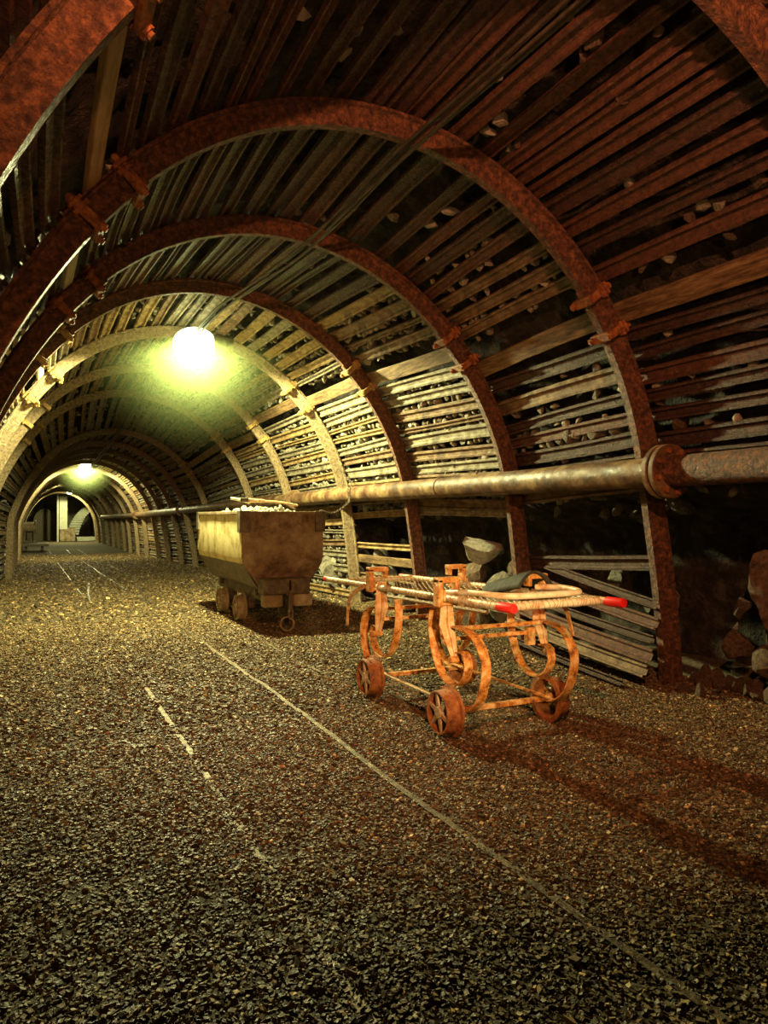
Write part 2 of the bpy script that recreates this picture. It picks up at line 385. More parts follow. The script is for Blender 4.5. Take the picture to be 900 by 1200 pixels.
for k in range(len(RINGS)-1):
    rnd = random.Random(40+k)
    near = k <= 5
    sides = []
    pr = (RINGS[k][5][0]+RINGS[k][5][1])/2+1; pl = (RINGS[k][6][0]+RINGS[k][6][1])/2
    right_end = {0: 82, 1: 80, 2: 83, 3: 83}.get(k, 116)
    L1 = bay_bars(k, 0, right_end, rnd, pr)
    L2 = bay_bars(k, -100 if near else -116, 0, rnd, pl)
    if k == 1: L1 += [(96.5, .12, 'steel', .02)]
    if k == 2: L1 += [(85.8, .08, 'steel', .02)]
    if k == 3: L1 += [(86.5, .09, 'steel', .02), (96.5, .08, 'steel', .02), (101, .11, 'wood', .02), (107, .07, 'steel', .02)]
    for side, L in (('right', L1), ('left', L2)):
        # order for the labels: upwards from the pipe on the right, from the crown on the left
        above = sorted([x for x in L if abs(x[0]) < 84], key=lambda x: -x[0] if side == 'right' else -x[0])
        idx = {id(x): i+1 for i, x in enumerate(above)}
        below = sorted([x for x in L if abs(x[0]) >= 84], key=lambda x: abs(x[0])); idb = {id(x): i+1 for i, x in enumerate(below)}
        for x in L:
            u, wd, kind, g = x
            pj = .5 if k > 0 else .4
            ua = u+rnd.uniform(-pj, pj); ub = u+rnd.uniform(-pj, pj)
            if kind == 'wood': ua, ub = u, u+rnd.uniform(-.3, .3)
            na = .100+rnd.uniform(0, .012); nb = .100+rnd.uniform(0, .012)
            if kind == 'wood': na = nb = .102
            if k == 1 or (k == 2 and abs(u) < 28): mm = rnd.choice(['bar0', 'bar0', 'bar0', 'bar1'] if u < 30 else ['bar0', 'bar1', 'bar4'])  # near crown bars take darker rust, shade put into the colour
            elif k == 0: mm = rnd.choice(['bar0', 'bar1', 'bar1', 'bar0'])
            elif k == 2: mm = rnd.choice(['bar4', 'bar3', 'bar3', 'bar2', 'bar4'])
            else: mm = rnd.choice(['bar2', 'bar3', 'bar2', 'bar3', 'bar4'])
            if near:
                mb = MB(); lag_mesh(mb, k, ua, ub, wd, kind, na, nb, rnd=rnd)
                org = P3(k, u, .09)
                if kind == 'wood':
                    wm = 'wood' if side == 'right' else ('wood_pale' if k == 0 else 'wood_white')
                    o = mb.build('wooden_board', wm, None, False, org, bevel=.004)
                    if abs(u) < 84:
                        lab = ('weathered wooden board on the %s side %s, by the clamps' if side == 'right' else 'pale wooden board on the %s side %s') % (side, BAYN[k])
                    else: lab = 'brown wooden board below the pipe %s' % BAYN[k]
                    tag(o, lab, 'board', 'wooden boards in the lagging')
                else:
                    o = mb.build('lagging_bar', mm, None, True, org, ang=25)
                    col = {'bar0': 'shade-dark rusty', 'bar1': 'red-brown rusty', 'bar2': 'ochre', 'bar3': 'grey-brown', 'bar4': 'brown'}[mm]
                    if id(x) in idb: lab = '%s lagging bar, %s below %s, %s' % (col, ORD[idb[id(x)]], 'the pipe' if side == 'right' else 'the left haunch', BAYN[k])
                    elif side == 'right': lab = '%s lagging bar, %s above the pipe, %s' % (col, ORD[idx[id(x)]], BAYN[k])
                    else: lab = '%s lagging bar, %s left of the crown, %s' % (col, ORD[idx[id(x)]], BAYN[k])
                    tag(o, lab, 'lagging bar', 'steel lagging bars'); nbar += 1
            else:
                if kind == 'wood': mm = 'bar2'
                lag_mesh(far_mb[mm], k, ua, ub, wd, 'steel' if kind == 'steel' else 'wood', rnd=rnd, seg=2)
            GAPS.append((k, u+math.degrees((wd/2+g/2)/2.42), g, idx.get(id(x), 0)))
print('lagging bars', nbar)
fv = MB(); cols = []
off = 0
me = None
allv, allf, mi = [], [], []
for i, key in enumerate(('bar2', 'bar3', 'bar4')):
    b = len(allv); allv += far_mb[key].v; allf += [tuple(b+q for q in f) for f in far_mb[key].f]; mi += [i]*len(far_mb[key].f)
me = bpy.data.meshes.new('far_lagging'); me.from_pydata(allv, [], allf)
for key in ('bar2', 'bar3', 'bar4'): me.materials.append(M[key])
me.polygons.foreach_set('material_index', mi)
o = bpy.data.objects.new('far_lagging', me); COL.objects.link(o)
tag(o, 'lagging bars lining all the distant bays beyond the sixth arch', 'lagging bars', kind='stuff')

# leaning bars stacked along the foot of the right wall, second bay
LEAN = [((4.10, 3.86, .60), (4.32, 5.75, .86)), ((4.06, 3.84, .47), (4.26, 5.75, .70)), ((4.02, 3.84, .36), (4.22, 5.75, .52)), ((3.99, 3.83, .245), (4.20, 5.8, .40)),
        ((3.95, 3.84, .14), (4.16, 5.8, .26)), ((3.84, 3.95, .045), (4.08, 5.85, .13))]
for i, (a, b) in enumerate(LEAN):
    rnd = random.Random(i); mb = MB(); a = Vector(a); b = Vector(b); wd = [.075, .10, .07, .12, .10, .05][i]
    nv = Vector((-.9, 0, .45))
    mb.sweep([a.lerp(b, s/5)+Vector((0, 0, -.012*math.sin(math.pi*s/5))) for s in range(6)], lag_profile(wd, 'steel'), nv)
    tag(mb.build('lagging_bar', ['bar0', 'bar1', 'bar0', 'bar1', 'bar4', 'bar0'][i], None, True, a, ang=25),
        'fallen lagging bar leaning at the wall foot right of the trolley, %s from the top' % ORD[i+1], 'lagging bar', 'lagging bars leaning at the wall foot')

# ---------------------------------------------------------------- rocks
import bmesh
def rock_mesh(seed, flat=.8, sub=3):
    rnd = random.Random(seed); bm = bmesh.new(); bmesh.ops.create_icosphere(bm, subdivisions=sub, radius=1)
    planes = [(Vector((rnd.gauss(0, 1), rnd.gauss(0, 1), rnd.gauss(0, 1))).normalized(), rnd.uniform(.34, .78)) for _ in range(13)]
    for v in bm.verts:
        for n, d in planes:
            q = v.co.dot(n)
            if q > d: v.co -= n*(q-d)
        v.co *= 1+.07*mnoise.noise(v.co*2.4+Vector((seed, 0, 0)))+.03*mnoise.noise(v.co*6)
        v.co.x *= 1.15; v.co.z *= flat
    me = bpy.data.meshes.new('stone'); bm.to_mesh(me); bm.free(); return me
RM = {}
for key in ('rock', 'rock_pale', 'rock_warm'):
    RM[key] = []
    for s in range(6):
        m = rock_mesh(s*7+3, .75+.05*(s % 3), 3); m.materials.append(M[key]); m.shade_smooth()
        try: m.set_sharp_from_angle(angle=R(28))
        except Exception: pass
        RM[key].append(m)
def put_rock(p, r, key, rnd, label, group, name='stone', cat='stone', asp=1):
    o = bpy.data.objects.new(name, rnd.choice(RM[key])); COL.objects.link(o); o.location = p
    o.rotation_euler = (rnd.uniform(0, 6.3), rnd.uniform(0, 6.3), rnd.uniform(0, 6.3)); o.scale = (r, r*rnd.uniform(.8, 1.1), r*rnd.uniform(.75, 1)*asp)
    return tag(o, label, cat, group)
rnd = random.Random(5)
stuff_rocks = []
cand = []
for k, u, g, ix in GAPS:
    if g < .028: continue
    D0, D1 = RINGS[k][0], RINGS[k+1][0]
    prob = {0: .2, 1: .4}.get(k, .9) if u > 30 else ({0: .2, 1: .06, 2: .12}.get(k, .5) if u > 5 else (.05 if k < 3 else .2))
    x = D0+.1
    while x < D1-.08:
        r = rnd.uniform(.026, .062)+g*.28
        if rnd.random() < prob: cand.append((k, u, x, r, ix))
        x += r*1.7
near_c = [c for c in cand if c[0] <= 4 and c[1] > 10]
rnd.shuffle(near_c)
ind = sorted(near_c[:230], key=lambda c: (c[0], c[1], -c[2])); rest = near_c[230:]+[c for c in cand if not (c[0] <= 4 and c[1] > 10)]
def gap_pos(k, u, x, extra): return lerp_ring(x, u+random.Random(int(x*1e4)).uniform(-.6, .6), .105+extra)
seen = {}
for k, u, x, r, ix in ind:
    p = gap_pos(k, u, x, r*.55); seen[(k, round(u, 3))] = seen.get((k, round(u, 3)), 0)+1; q = ORD[seen[(k, round(u, 3))]]
    if ix == 0: lab = 'stone packed low behind the lagging, below the pipe, %s' % BAYN[k]
    else: lab = '%s stone from left over %s lagging bar above pipe, %s' % (q, ORD[ix], BAYN[k])
    put_rock(p, r, 'rock_warm' if k == 0 else ('rock_pale' if rnd.random() < (.65 if k > 1 else .25) else 'rock'), rnd, lab,
             'stones packed behind the right lagging %s' % BAYN[k], 'packing_stone', 'packing stone')
rv, rf, roff = [], [], 0
lo = [rock_mesh(90+i, .8, 1) for i in range(4)]
for k, u, x, r, ix in rest:
    m = rnd.choice(lo); p = gap_pos(k, u, x, r*.55); rot = Matrix.Rotation(rnd.uniform(0, 6), 3, Vector((rnd.random(), rnd.random(), rnd.random())).normalized())
    for v in m.vertices: rv.append(tuple(p+rot@(v.co*r)))
    for f in m.polygons: rf.append(tuple(roff+i for i in f.vertices))
    roff += len(m.vertices)
me = bpy.data.meshes.new('packing_rubble'); me.from_pydata(rv, [], rf); me.materials.append(M['rock'])
o = bpy.data.objects.new('packing_rubble', me); COL.objects.link(o); tag(o, 'small rubble packed behind the lagging over the crown and in the far bays', 'rubble', kind='stuff')

BOULD = [  # x, y, z, r, mat, label
 (4.30, 6.55, .90, .27, 'rock_pale', 'large pale boulder in the dark recess above the trolley clamps'),
 (4.40, 6.05, .36, .34, 'rock', 'grey boulder beside the second arch leg, behind the trolley'),
 (4.48, 6.9, .55, .30, 'rock_warm', 'dark brown boulder left of the pale boulder in the recess'),
 (4.38, 6.8, .16, .30, 'rock', 'grey boulder low in the recess behind the stretcher'),
 (4.62, 6.2, .70, .25, 'rock_warm', 'dark boulder to the right of the pale boulder'),
 (4.38, 9.0, .45, .45, 'rock', 'big grey-green boulder between the ore wagon and the trolley'),
 (4.35, 8.2, .25, .32, 'rock', 'grey boulder behind the rear end of the stretcher'),
 (4.45, 10.6, .5, .45, 'rock', 'grey boulder hidden behind the ore wagon'),
 (4.62, 3.30, .74, .30, 'rock_warm', 'large dark boulder near the right edge below the pipe'),
 (4.75, 2.95, .30, .28, 'rock_warm', 'dark boulder at the right edge on the floor'),
 (4.40, 3.42, .36, .13, 'rock_warm', 'upright reddish stone right of the largest arch leg'),
 (4.46, 3.20, .24, .20, 'rock_warm', 'tall dark block at the foot of the right wall'),
 (4.34, 3.35, .12, .13, 'rock_warm', 'rounded dark stone at the foot of the right wall'),
 (4.50, 3.50, .60, .11, 'rock_warm', 'oval reddish stone right beside the largest arch leg'),
 (4.45, 3.52, .44, .09, 'rock_warm', 'small reddish stone under the oval stone beside the arch leg'),
 (4.8, 3.4, .45, .3, 'rock_warm', 'dark boulder behind the reddish stones'),
 (4.7, 3.0, .62, .26, 'rock_warm', 'dark boulder at the right edge, above the floor stones'),
 (4.58, 4.4, .52, .12, 'rock', 'stone lodged above the leaning lagging bars'),
 (4.50, 4.75, .72, .13, 'rock', 'second stone lodged above the leaning lagging bars'),
 (4.52, 4.15, .62, .12, 'rock', 'stone lodged between the leaning bars and the largest arch leg'),
 (4.50, 5.1, .66, .12, 'rock_warm', 'brown stone lodged above the far end of the leaning bars'),
]
for i, (x, y, z, r, key, lab) in enumerate(BOULD):
    put_rock((x, y, z), r, key, random.Random(i+12), lab, None, 'boulder', 'boulder')
# row of upright stones on the bar under the planks, second bay
for i, (px, r) in enumerate([(4.95, .085), (4.80, .095), (4.62, .075), (4.47, .11), (4.25, .12)]):
    p = lerp_ring(px, 71.3, .16); put_rock(p, r, 'rock' if i < 4 else 'shell' if False else 'rock', random.Random(i+70),
        'upright stone in the row on a bar above the pipe, %s from left' % ORD[i+1], 'row of stones above the pipe', 'stone_block', 'stone block', asp=1.25)
for i in range(100):
    rnd = random.Random(i+300); y = rnd.uniform(2.7, 6.3) if i < 46 else rnd.uniform(2.6, 3.75); x = rnd.uniform(3.95, 4.5) if y > 3.8 else rnd.uniform(4.0, 4.9); r = rnd.uniform(.025, .07) if i < 70 else rnd.uniform(.07, .13)
    if r > .07: x = max(x, 4.35)
    if 3.83 < y < 5.9 and x < 4.25: continue
    put_rock((x, y, ground_z(x, y)+r*.35), r, 'rock_warm' if y < 4 else 'rock', rnd, 'loose stone fallen at the foot of the right wall', 'loose stones at the foot of the right wall', 'loose_stone', 'loose stone')
for i in range(60):
    rnd = random.Random(i+500); y = rnd.uniform(3.95, 8.9); u = rnd.uniform(84, 93); r = rnd.uniform(.04, .09)
    if 5.5 < y < 5.75: continue
    p = lerp_ring(y, u, rnd.uniform(.22, .5)); 
    put_rock((p.x, p.y, 1.32+rnd.uniform(-.08, .12)), r, 'rock', rnd, 'broken stone in the dark gap just below the pipe', 'stones below the pipe', 'broken_stone', 'broken stone')

# ---------------------------------------------------------------- gravel
def gravel(name, regions, label):
    rng = np.random.default_rng(3)
    nvv = 8
    cube = np.array([(x, y, z) for x in (-1, 1) for y in (-1, 1) for z in (-1, 1)], float)/1.5
    faces = np.array([(0, 1, 3), (0, 3, 2), (4, 6, 7), (4, 7, 5), (0, 4, 5), (0, 5, 1), (2, 3, 7), (2, 7, 6), (0, 2, 6), (0, 6, 4), (1, 5, 7), (1, 7, 3)])
    V, F, C = [], [], []; base = 0
    for n, y0, y1, rmin, rmax, bright in regions:
        Y = y0+(y1-y0)*rng.random(n)**.85; 
        X = -.25-.03*Y+(np.minimum(4.45, 1.5*Y+.35)+.25+.03*Y)*rng.random(n)
        rad = rmin+(rmax-rmin)*rng.random(n)**2.4
        big = rng.random(n) < .004; rad[big] *= 1.9
        keep = np.ones(n, bool)
        for rx, y0r, y1r in RAILSPOTS:
            keep &= ~((np.abs(X-rx) < .018) & (Y > y0r) & (Y < y1r))
        X, Y, rad = X[keep], Y[keep], rad[keep]; n = len(X)
        Z = np.array([ground_z(a, b) for a, b in zip(X, Y)])+rad*.4
        sh = cube[None]*(.7+.6*rng.random((n, 8, 1)))+rng.normal(0, .12, (n, 8, 3))
        sh *= np.stack([1+.5*rng.random(n), np.ones(n), .55+.35*rng.random(n)], 1)[:, None, :]
        # random rotation about z then tilt
        a = rng.random(n)*6.283; t = rng.normal(0, .5, n)
        ca, sa, ct, st = np.cos(a), np.sin(a), np.cos(t), np.sin(t)
        x, y, z = sh[..., 0], sh[..., 1], sh[..., 2]
        y, z = y*ct[:, None]-z*st[:, None], y*st[:, None]+z*ct[:, None]
        x, y = x*ca[:, None]-y*sa[:, None], x*sa[:, None]+y*ca[:, None]
        P = np.stack([x, y, z], -1)*rad[:, None, None]+np.stack([X, Y, Z], -1)[:, None, :]
        V.append(P.reshape(-1, 3)); F.append((faces[None]+(base+np.arange(n)*8)[:, None, None]).reshape(-1, 3)); base += n*8
        lum = .06+.29*rng.random(n)**1.7
        lt = rng.random(n) < .04; lum[lt] = .45+.4*rng.random(lt.sum())
        warm = rng.random(n)
        col = np.stack([lum*(1.12+.24*warm), lum*(.91-.03*warm), lum*(.58-.18*warm), np.ones(n)], 1)
        C.append(np.repeat(col, 8, 0))
    V = np.concatenate(V); F = np.concatenate(F); C = np.concatenate(C)
    me = bpy.data.meshes.new(name); me.vertices.add(len(V)); me.vertices.foreach_set('co', V.ravel())
    me.loops.add(len(F)*3); me.loops.foreach_set('vertex_index', F.ravel()); me.polygons.add(len(F))
    me.polygons.foreach_set('loop_start', np.arange(len(F))*3); me.update(calc_edges=True)
    at = me.color_attributes.new('tint', 'FLOAT_COLOR', 'POINT'); at.data.foreach_set('color', C.ravel())
    me.materials.append(M['gravel']); me.shade_flat()
    o = bpy.data.objects.new(name, me); COL.objects.link(o); tag(o, label, 'gravel', kind='stuff'); return o
RAILSPOTS = [(1.555, 2.5, 7.5), (1.555, 11, 34), (.767, 17, 26), (2.12, 17, 24), (.767, 5.2, 5.6), (.767, 4.5, 5.0), (.767, 3.9, 4.3), (.767, 3.5, 3.6), (.767, 13, 15), (2.12, 6.6, 7.0), (2.12, 5.5, 5.9)]
gravel('gravel', [(150000, .95, 4.4, .0036, .0095, 1), (110000, 4.0, 9.5, .005, .013, 1), (26000, 9, 18, .010, .022, 1), (30000, 17, 34, .010, .022, 1)],
       'loose grey-brown gravel covering the tunnel floor')

# ---------------------------------------------------------------- rails
def rail(xs, label, y0, y1, zoff=0.0):
    mb = MB(); pr = [(-.016, .0), (.016, .0), (.017, -.016), (.007, -.03), (.007, -.06), (-.007, -.06), (-.007, -.03), (-.017, -.016)]
    n = int((y1-y0)/.12)+1; pts = []
    for i in range(n+1):
        y = y0+(y1-y0)*i/n; x = xs(y) if callable(xs) else xs
        pts.append((x, y, ground_z(x, y)+.004+zoff))
    mb.sweep(pts, pr, (0, 0, 1)); o = mb.build('rail', 'rail', None, True, pts[0], ang=30)
    return tag(o, label, 'rail', 'half-buried rails')
rail(1.555, 'long steel rail running from the bottom right corner, the clearest one', .6, 40, .003)
rail(.767, 'steel rail showing in short patches through the gravel on the left', .8, 40, -.0015)
rail(2.12, 'buried rail of the right hand track under the near trolley wheels', 3.0, 40, -.002)
rail(2.88, 'buried rail of the right hand track nearest the wall', 3.0, 40, -.004)
rail(lambda y: 1.59+.53*((y-11)/6.5)**1.4 if y > 11 else 1.59, 'curved switch rail branching off towards the ore wagon track', 11, 17.5, .016)
rail(lambda y: .81+.25*((y-12)/4)**1.3, 'short switch rail beside the left rail in the middle distance', 12, 16, .014)

# ---------------------------------------------------------------- pipe
def pipe_pt(D):
    x = 3.875 if D < 12 else 3.875-.012*(D-12) if D < 30 else 3.66
    return Vector((x, D, 1.559+FZ(D)*.75))
t = thing('pipe', (3.875, 3.6, 1.559), 'long rusty steel pipe running along the right wall', 'pipe')
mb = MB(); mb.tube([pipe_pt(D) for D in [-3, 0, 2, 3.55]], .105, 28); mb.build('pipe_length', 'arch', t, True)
mb = MB(); mb.tube([pipe_pt(D) for D in [3.62, 5, 7, 9, 11.3]], .105, 28); mb.build('pipe_length', 'pipe', t, True)
mb = MB(); mb.tube([pipe_pt(D) for D in [11.4, 15, 19, 24, 32, 45]], .105, 20); mb.build('pipe_length', 'pipe', t, True)
for D, rf_ in ((3.56, .185), (3.62, .185), (11.32, .16), (11.38, .16), (20.8, .16), (29.5, .18)):
    p = pipe_pt(D); mb = MB(); mb.lathe(p, (0, 1, 0), [(-.022, .104), (-.022, rf_-.006), (-.016, rf_), (.016, rf_), (.022, rf_-.006), (.022, .104)], 32)
    fl = mb.build('flange', 'pipe', t, True, ang=30)
    if D in (3.56, 3.62):
        for i in range(8):
            a = i/8*6.283+.3; s = -1 if D == 3.56 else 1; b2 = MB()
            b2.lathe(p+Vector((.145*math.cos(a), s*.018, .145*math.sin(a))), (0, s, 0), [(0, .02), (.022, .02)], 6)
            nb = b2.build('bolt', 'clamp', None, origin=(3.875, 3.6, 1.559)); nb.location = (0, 0, 0); nb.parent = fl
for D in (1.2, 6.6):
    p = pipe_pt(D); mb = MB(); mb.lathe(p, (0, 1, 0), [(-.03, .104), (-.02, .113), (.02, .113), (.03, .104)], 24); mb.build('weld_seam', 'pipe', t, True)

# ---------------------------------------------------------------- lamps
def lamp(p, hang, s, power, down, label):
    t = thing('pendant_lamp', p, label, 'lamp', 'tunnel lamps'); p = Vector(p)
    ax = Vector((1, .0, .10)).normalized()
    mb = MB(); n = 12
    mb.lathe(p, ax, [(-.17*s*math.cos(math.pi*i/n), max(.001, .125*s*math.sin(math.pi*i/n))) for i in range(n+1)], 24); mb.build('globe', 'glow', t, True, ang=80)
    mb = MB(); mb.lathe(p+ax*.14*s, ax, [(0, .065*s), (.03*s, .07*s), (.10*s, .06*s), (.12*s, .03*s), (.17*s, .025*s)], 16); mb.build('lamp_socket', 'iron', t, True)
    a = p+ax*.28*s
    mb = MB(); mb.tube(cr([a, a+Vector((.05, 0, .05)), Vector(hang)+Vector((0, 0, -.08)), Vector(hang)]), .008, 6); mb.build('hanging_wire', 'cable', t, True)
    l = bpy.data.lights.new('lamp_light', 'POINT'); l.energy = power; l.color = LAMP_COL; l.shadow_soft_size = .05*s
    o = bpy.data.objects.new('lamp_light', l); COL.objects.link(o); o.location = (0, 0, 0); o.parent = t
    l2 = bpy.data.lights.new('lamp_downlight', 'SPOT'); l2.energy = down; l2.color = LAMP_COL; l2.shadow_soft_size = .07*s; l2.spot_size = R(167); l2.spot_blend = .12
    o2 = bpy.data.objects.new('lamp_downlight', l2); COL.objects.link(o2); o2.location = (0, 0, -.02*s); o2.parent = t
    return t
lamp((1.76, 8.85, 3.35), (2.13, 9.3, 3.62), 1.5, 5, 2150, 'brightest lamp, hanging from the crown in front of the fourth arch')
lamp((1.72, 28, 3.03), (1.9, 28, 3.3), 1.3, 60, 1300, 'second lamp down the tunnel, above the far pipe')
lamp((1.18, 40, 3.05), (1.3, 40, 3.15), 1.2, 60, 700, 'far lamp left of the smallest arches')
lamp((2.25, 52, 2.9), (2.3, 52, 3.05), 1.2, 90, 900, 'farthest lamp, in front of the innermost arch')

# ---------------------------------------------------------------- cables along the crown
for i in range(4):
    rnd = random.Random(i+20); pts = []
    for D in (.3, 1.4, 2.6, 3.88, 4.7, 5.62, 6.6, 7.54, 8.1, 9.5, 12, 16, 22, 28):
        k = 0
        p = lerp_ring(max(D, 2.05), 9.5-1.15*min(D, 8)*.7 if D < 8 else 3, 0)
        x = {True: p.x}[True]
        sag = .10+.05*math.sin(D*2+i)
        p.y = D; p.z -= .085+(.03 if i % 2 else .05)+.02*i*.5; p.x += .022*(i-1.5)+.01*math.sin(D*3+i*2)
        pts.append(p)
    mb = MB(); mb.tube(cr(pts, 6), .010+.002*(i % 2), 6)
    tag(mb.build('cable', 'cable', None, True, pts[3]), '%s of the four dark cables slung along the tunnel crown' % ['leftmost', 'second from the left', 'third from the left', 'rightmost'][i], 'cable', 'cable bundle along the crown')

# ---------------------------------------------------------------- ore wagon
WX, Y0, Y1 = 2.56, 7.88, 10.2
wg = thing('ore_wagon', (WX, 9.0, 0), 'steel ore wagon heaped with pale stones, standing on the right hand track', 'wagon')
def wsec(off=0, ztop=1.31):
    hw = .48-off; pts = [(-hw, ztop), (-hw, 1.05), (-hw, .80), (-hw+.015, .73), (-hw+.06, .66), (-.30+off, .47), (-.25+off, .43+off), (.25-off, .43+off), (.30-off, .47), (hw-.06, .66), (hw-.015, .73), (hw, .80), (hw, 1.05), (hw, ztop)]
    return pts
sec = wsec(); seci = wsec(.012)
NY = 9
def hull(sel, name, m):
    mb = MB()
    for surf in (sec, seci):
        pts = [surf[q] for q in sel]; K = len(pts); vs = []
        for j in range(NY):
            y = Y0+(Y1-Y0)*j/(NY-1)
            for x, z in pts: vs.append((WX+x+.008*mnoise.noise(Vector((x*3, y*2, z*3))), y, z))
        mb.add(vs, [(j*K+i, j*K+i+1, (j+1)*K+i+1, (j+1)*K+i) for j in range(NY-1) for i in range(K-1)])
    mb.build(name, m, wg, True, ang=50)
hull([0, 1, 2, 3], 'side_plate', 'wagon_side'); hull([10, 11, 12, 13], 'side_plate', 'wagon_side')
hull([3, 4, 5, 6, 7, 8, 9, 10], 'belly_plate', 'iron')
# dented end plates
for yy_, nm in ((Y0, 'front_plate'), (Y1, 'rear_plate')):
    mb = MB(); nx, nz = 34, 30
    def hwz(z):
        if z > .80: return .48
        if z > .66: return .42+.06*min(1, (z-.66)/.14)**.6
        return .25+(.42-.25)*(z-.43)/(.66-.43)
    for layer in (0, 1):
        vs = []
        for j in range(nz+1):
            z = .43+(1.31-.43)*j/nz
            for i in range(nx+1):
                s = -1+2*i/nx; x = s*hwz(z); e = (1-s*s)**.5 if abs(s) < 1 else 0
                dent = (.09*mnoise.noise(Vector((x*5, z*5, 3.3)))+.03*mnoise.noise(Vector((x*11, z*11, 1.3))))*min(1, e*1.5)*min(1, (z-.43)*8)*min(1, (1.31-z)*10)
                bend = 0
                vs.append((WX+x, yy_+dent+layer*.012+bend, z))
        mb.add(vs, [(j*(nx+1)+i, j*(nx+1)+i+1, (j+1)*(nx+1)+i+1, (j+1)*(nx+1)+i) for j in range(nz) for i in range(nx)])
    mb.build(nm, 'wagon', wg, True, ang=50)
mb = MB()
for sx in (-1, 1):
    mb.bar((WX+sx*.485, Y0-.01, 1.30), (WX+sx*.485, Y1+.01, 1.30), .026, .035)
mb.bar((WX-.49, Y0, 1.30), (WX+.49, Y0, 1.30), .026, .030); mb.bar((WX-.49, Y1, 1.30), (WX+.49, Y1, 1.30), .026, .030)
mb.build('top_rim', 'wagon', wg, bevel=.004)
for sx in (-1, 1):
    for yy_ in (Y0+.02, Y1-.02):
        mb = MB(); mb.box((WX+sx*.487, yy_+(.03 if yy_ < 9 else -.03), 1.20), (.03, .13, .24)); mb.box((WX+sx*.43, yy_-(.03 if yy_ < 9 else -.03), 1.20), (.10, .02, .24)); mb.build('corner_strap', 'iron', wg, bevel=.004)
mb = MB(); mb.bar((WX-.17, 7.95, .36), (WX-.17, 10.15, .36), .07, .13); mb.bar((WX+.17, 7.95, .36), (WX+.17, 10.15, .36), .07, .13)
for y in (8.2, 9.9): mb.bar((WX-.25, y, .39), (WX+.25, y, .39), .10, .08)
mb.build('chassis', 'iron', wg, bevel=.006)
mb = MB(); bx = 2.53
mb.box((bx-.135, 7.76, .485), (.26, .26, .165)); mb.box((bx+.15, 7.76, .485), (.22, .26, .165)); mb.box((bx, 7.77, .56), (.56, .27, .02)); mb.box((bx, 7.70, .48), (.035, .16, .19))
mb.build('coupling_box', 'iron', wg, bevel=.01)
for sx in (-1, 1):
    mb = MB(); mb.box((bx+sx*.17, 7.66, .335), (.22, .13, .135)); mb.build('buffer_block', 'wheel' if sx > 0 else 'wagon', wg, bevel=.018)
mb = MB(); mb.bar((bx+.02, 7.60, .45), (bx+.02, 7.60, .22), .045, .03, (0, 1, 0)); mb.tube(cr([(bx+.02, 7.60, .26), (bx+.02, 7.57, .2), (bx+.02, 7.60, .15)]), .016, 8)
hk = mb.build('coupling_hook', 'iron', wg, bevel=.004)
mb = MB(); mb.tube([(bx-.02+.075*math.cos(a), 7.585+.01*math.sin(a), .085+.075*math.sin(a)) for a in np.linspace(0, 6.283, 25)[:-1]], .012, 8, True); mb.build('coupling_ring', 'wheel', wg, True)
mb = MB(); mb.tube([(bx+.02+.02*math.cos(a), 7.585, .19+.055*math.sin(a)) for a in np.linspace(0, 6.283, 17)[:-1]], .010, 8, True); mb.build('coupling_link', 'wheel', wg, True)
def wheel(parent, x, y, z, r, wdt, side, mt, spm, nsp=6, name='wheel'):
    # side = -1: spoked face looks towards -X; the flange is on the other side
    ax = Vector((side, 0, 0)); c = Vector((x, y, z)); mb = MB()
    a0 = -wdt/2; a1 = wdt/2
    mb.lathe(c, ax, [(a1, r*.86), (a1, r*.93), (a1-.004, r*.95), (a0+.018, r*.985), (a0+.012, r*1.14), (a0, r*1.14), (a0-.002, r*.90), (a0+.02, r*.87)], 40, True)
    o = mb.build(name, mt, parent, True, ang=35)
    mb = MB()
    mb.lathe(c, ax, [(-wdt*.30, r*.16), (-wdt*.3, r*.2), (wdt*.40, r*.27), (wdt*.47, r*.24), (wdt*.47, .002)], 18)
    h = mb.build('hub', spm, None, True, origin=parent['_o']); h.location = (0, 0, 0); h.parent = o
    for i in range(nsp):
        t_ = 6.283*i/nsp+.3; d = Vector((0, math.cos(t_), math.sin(t_)))
        mb = MB(); mb.sweep([c+ax*wdt*.34+d*r*.22, c+ax*wdt*.36+d*r*.89], [(-.013, -.007), (.013, -.007), (.013, .007), (-.013, .007)], ax, scale=[1.1, .62])
        s = mb.build('spoke', spm, None, origin=parent['_o'], bevel=.002); s.location = (0, 0, 0); s.parent = o
    return o
for y in (8.61, 9.50):
    for x, s in ((2.25, -1), (2.83, 1)): wheel(wg, x, y, .165, .155, .10, s, 'wheel', 'wheel')
    mb = MB(); mb.tube([(2.25, y, .165), (2.83, y, .165)], .028, 10); mb.build('axle', 'iron', wg, True)
    for s in (-.17, .17):
        mb = MB(); mb.box((WX+s, y, .24), (.09, .16, .16)); mb.build('axle_box', 'iron', wg, bevel=.01)
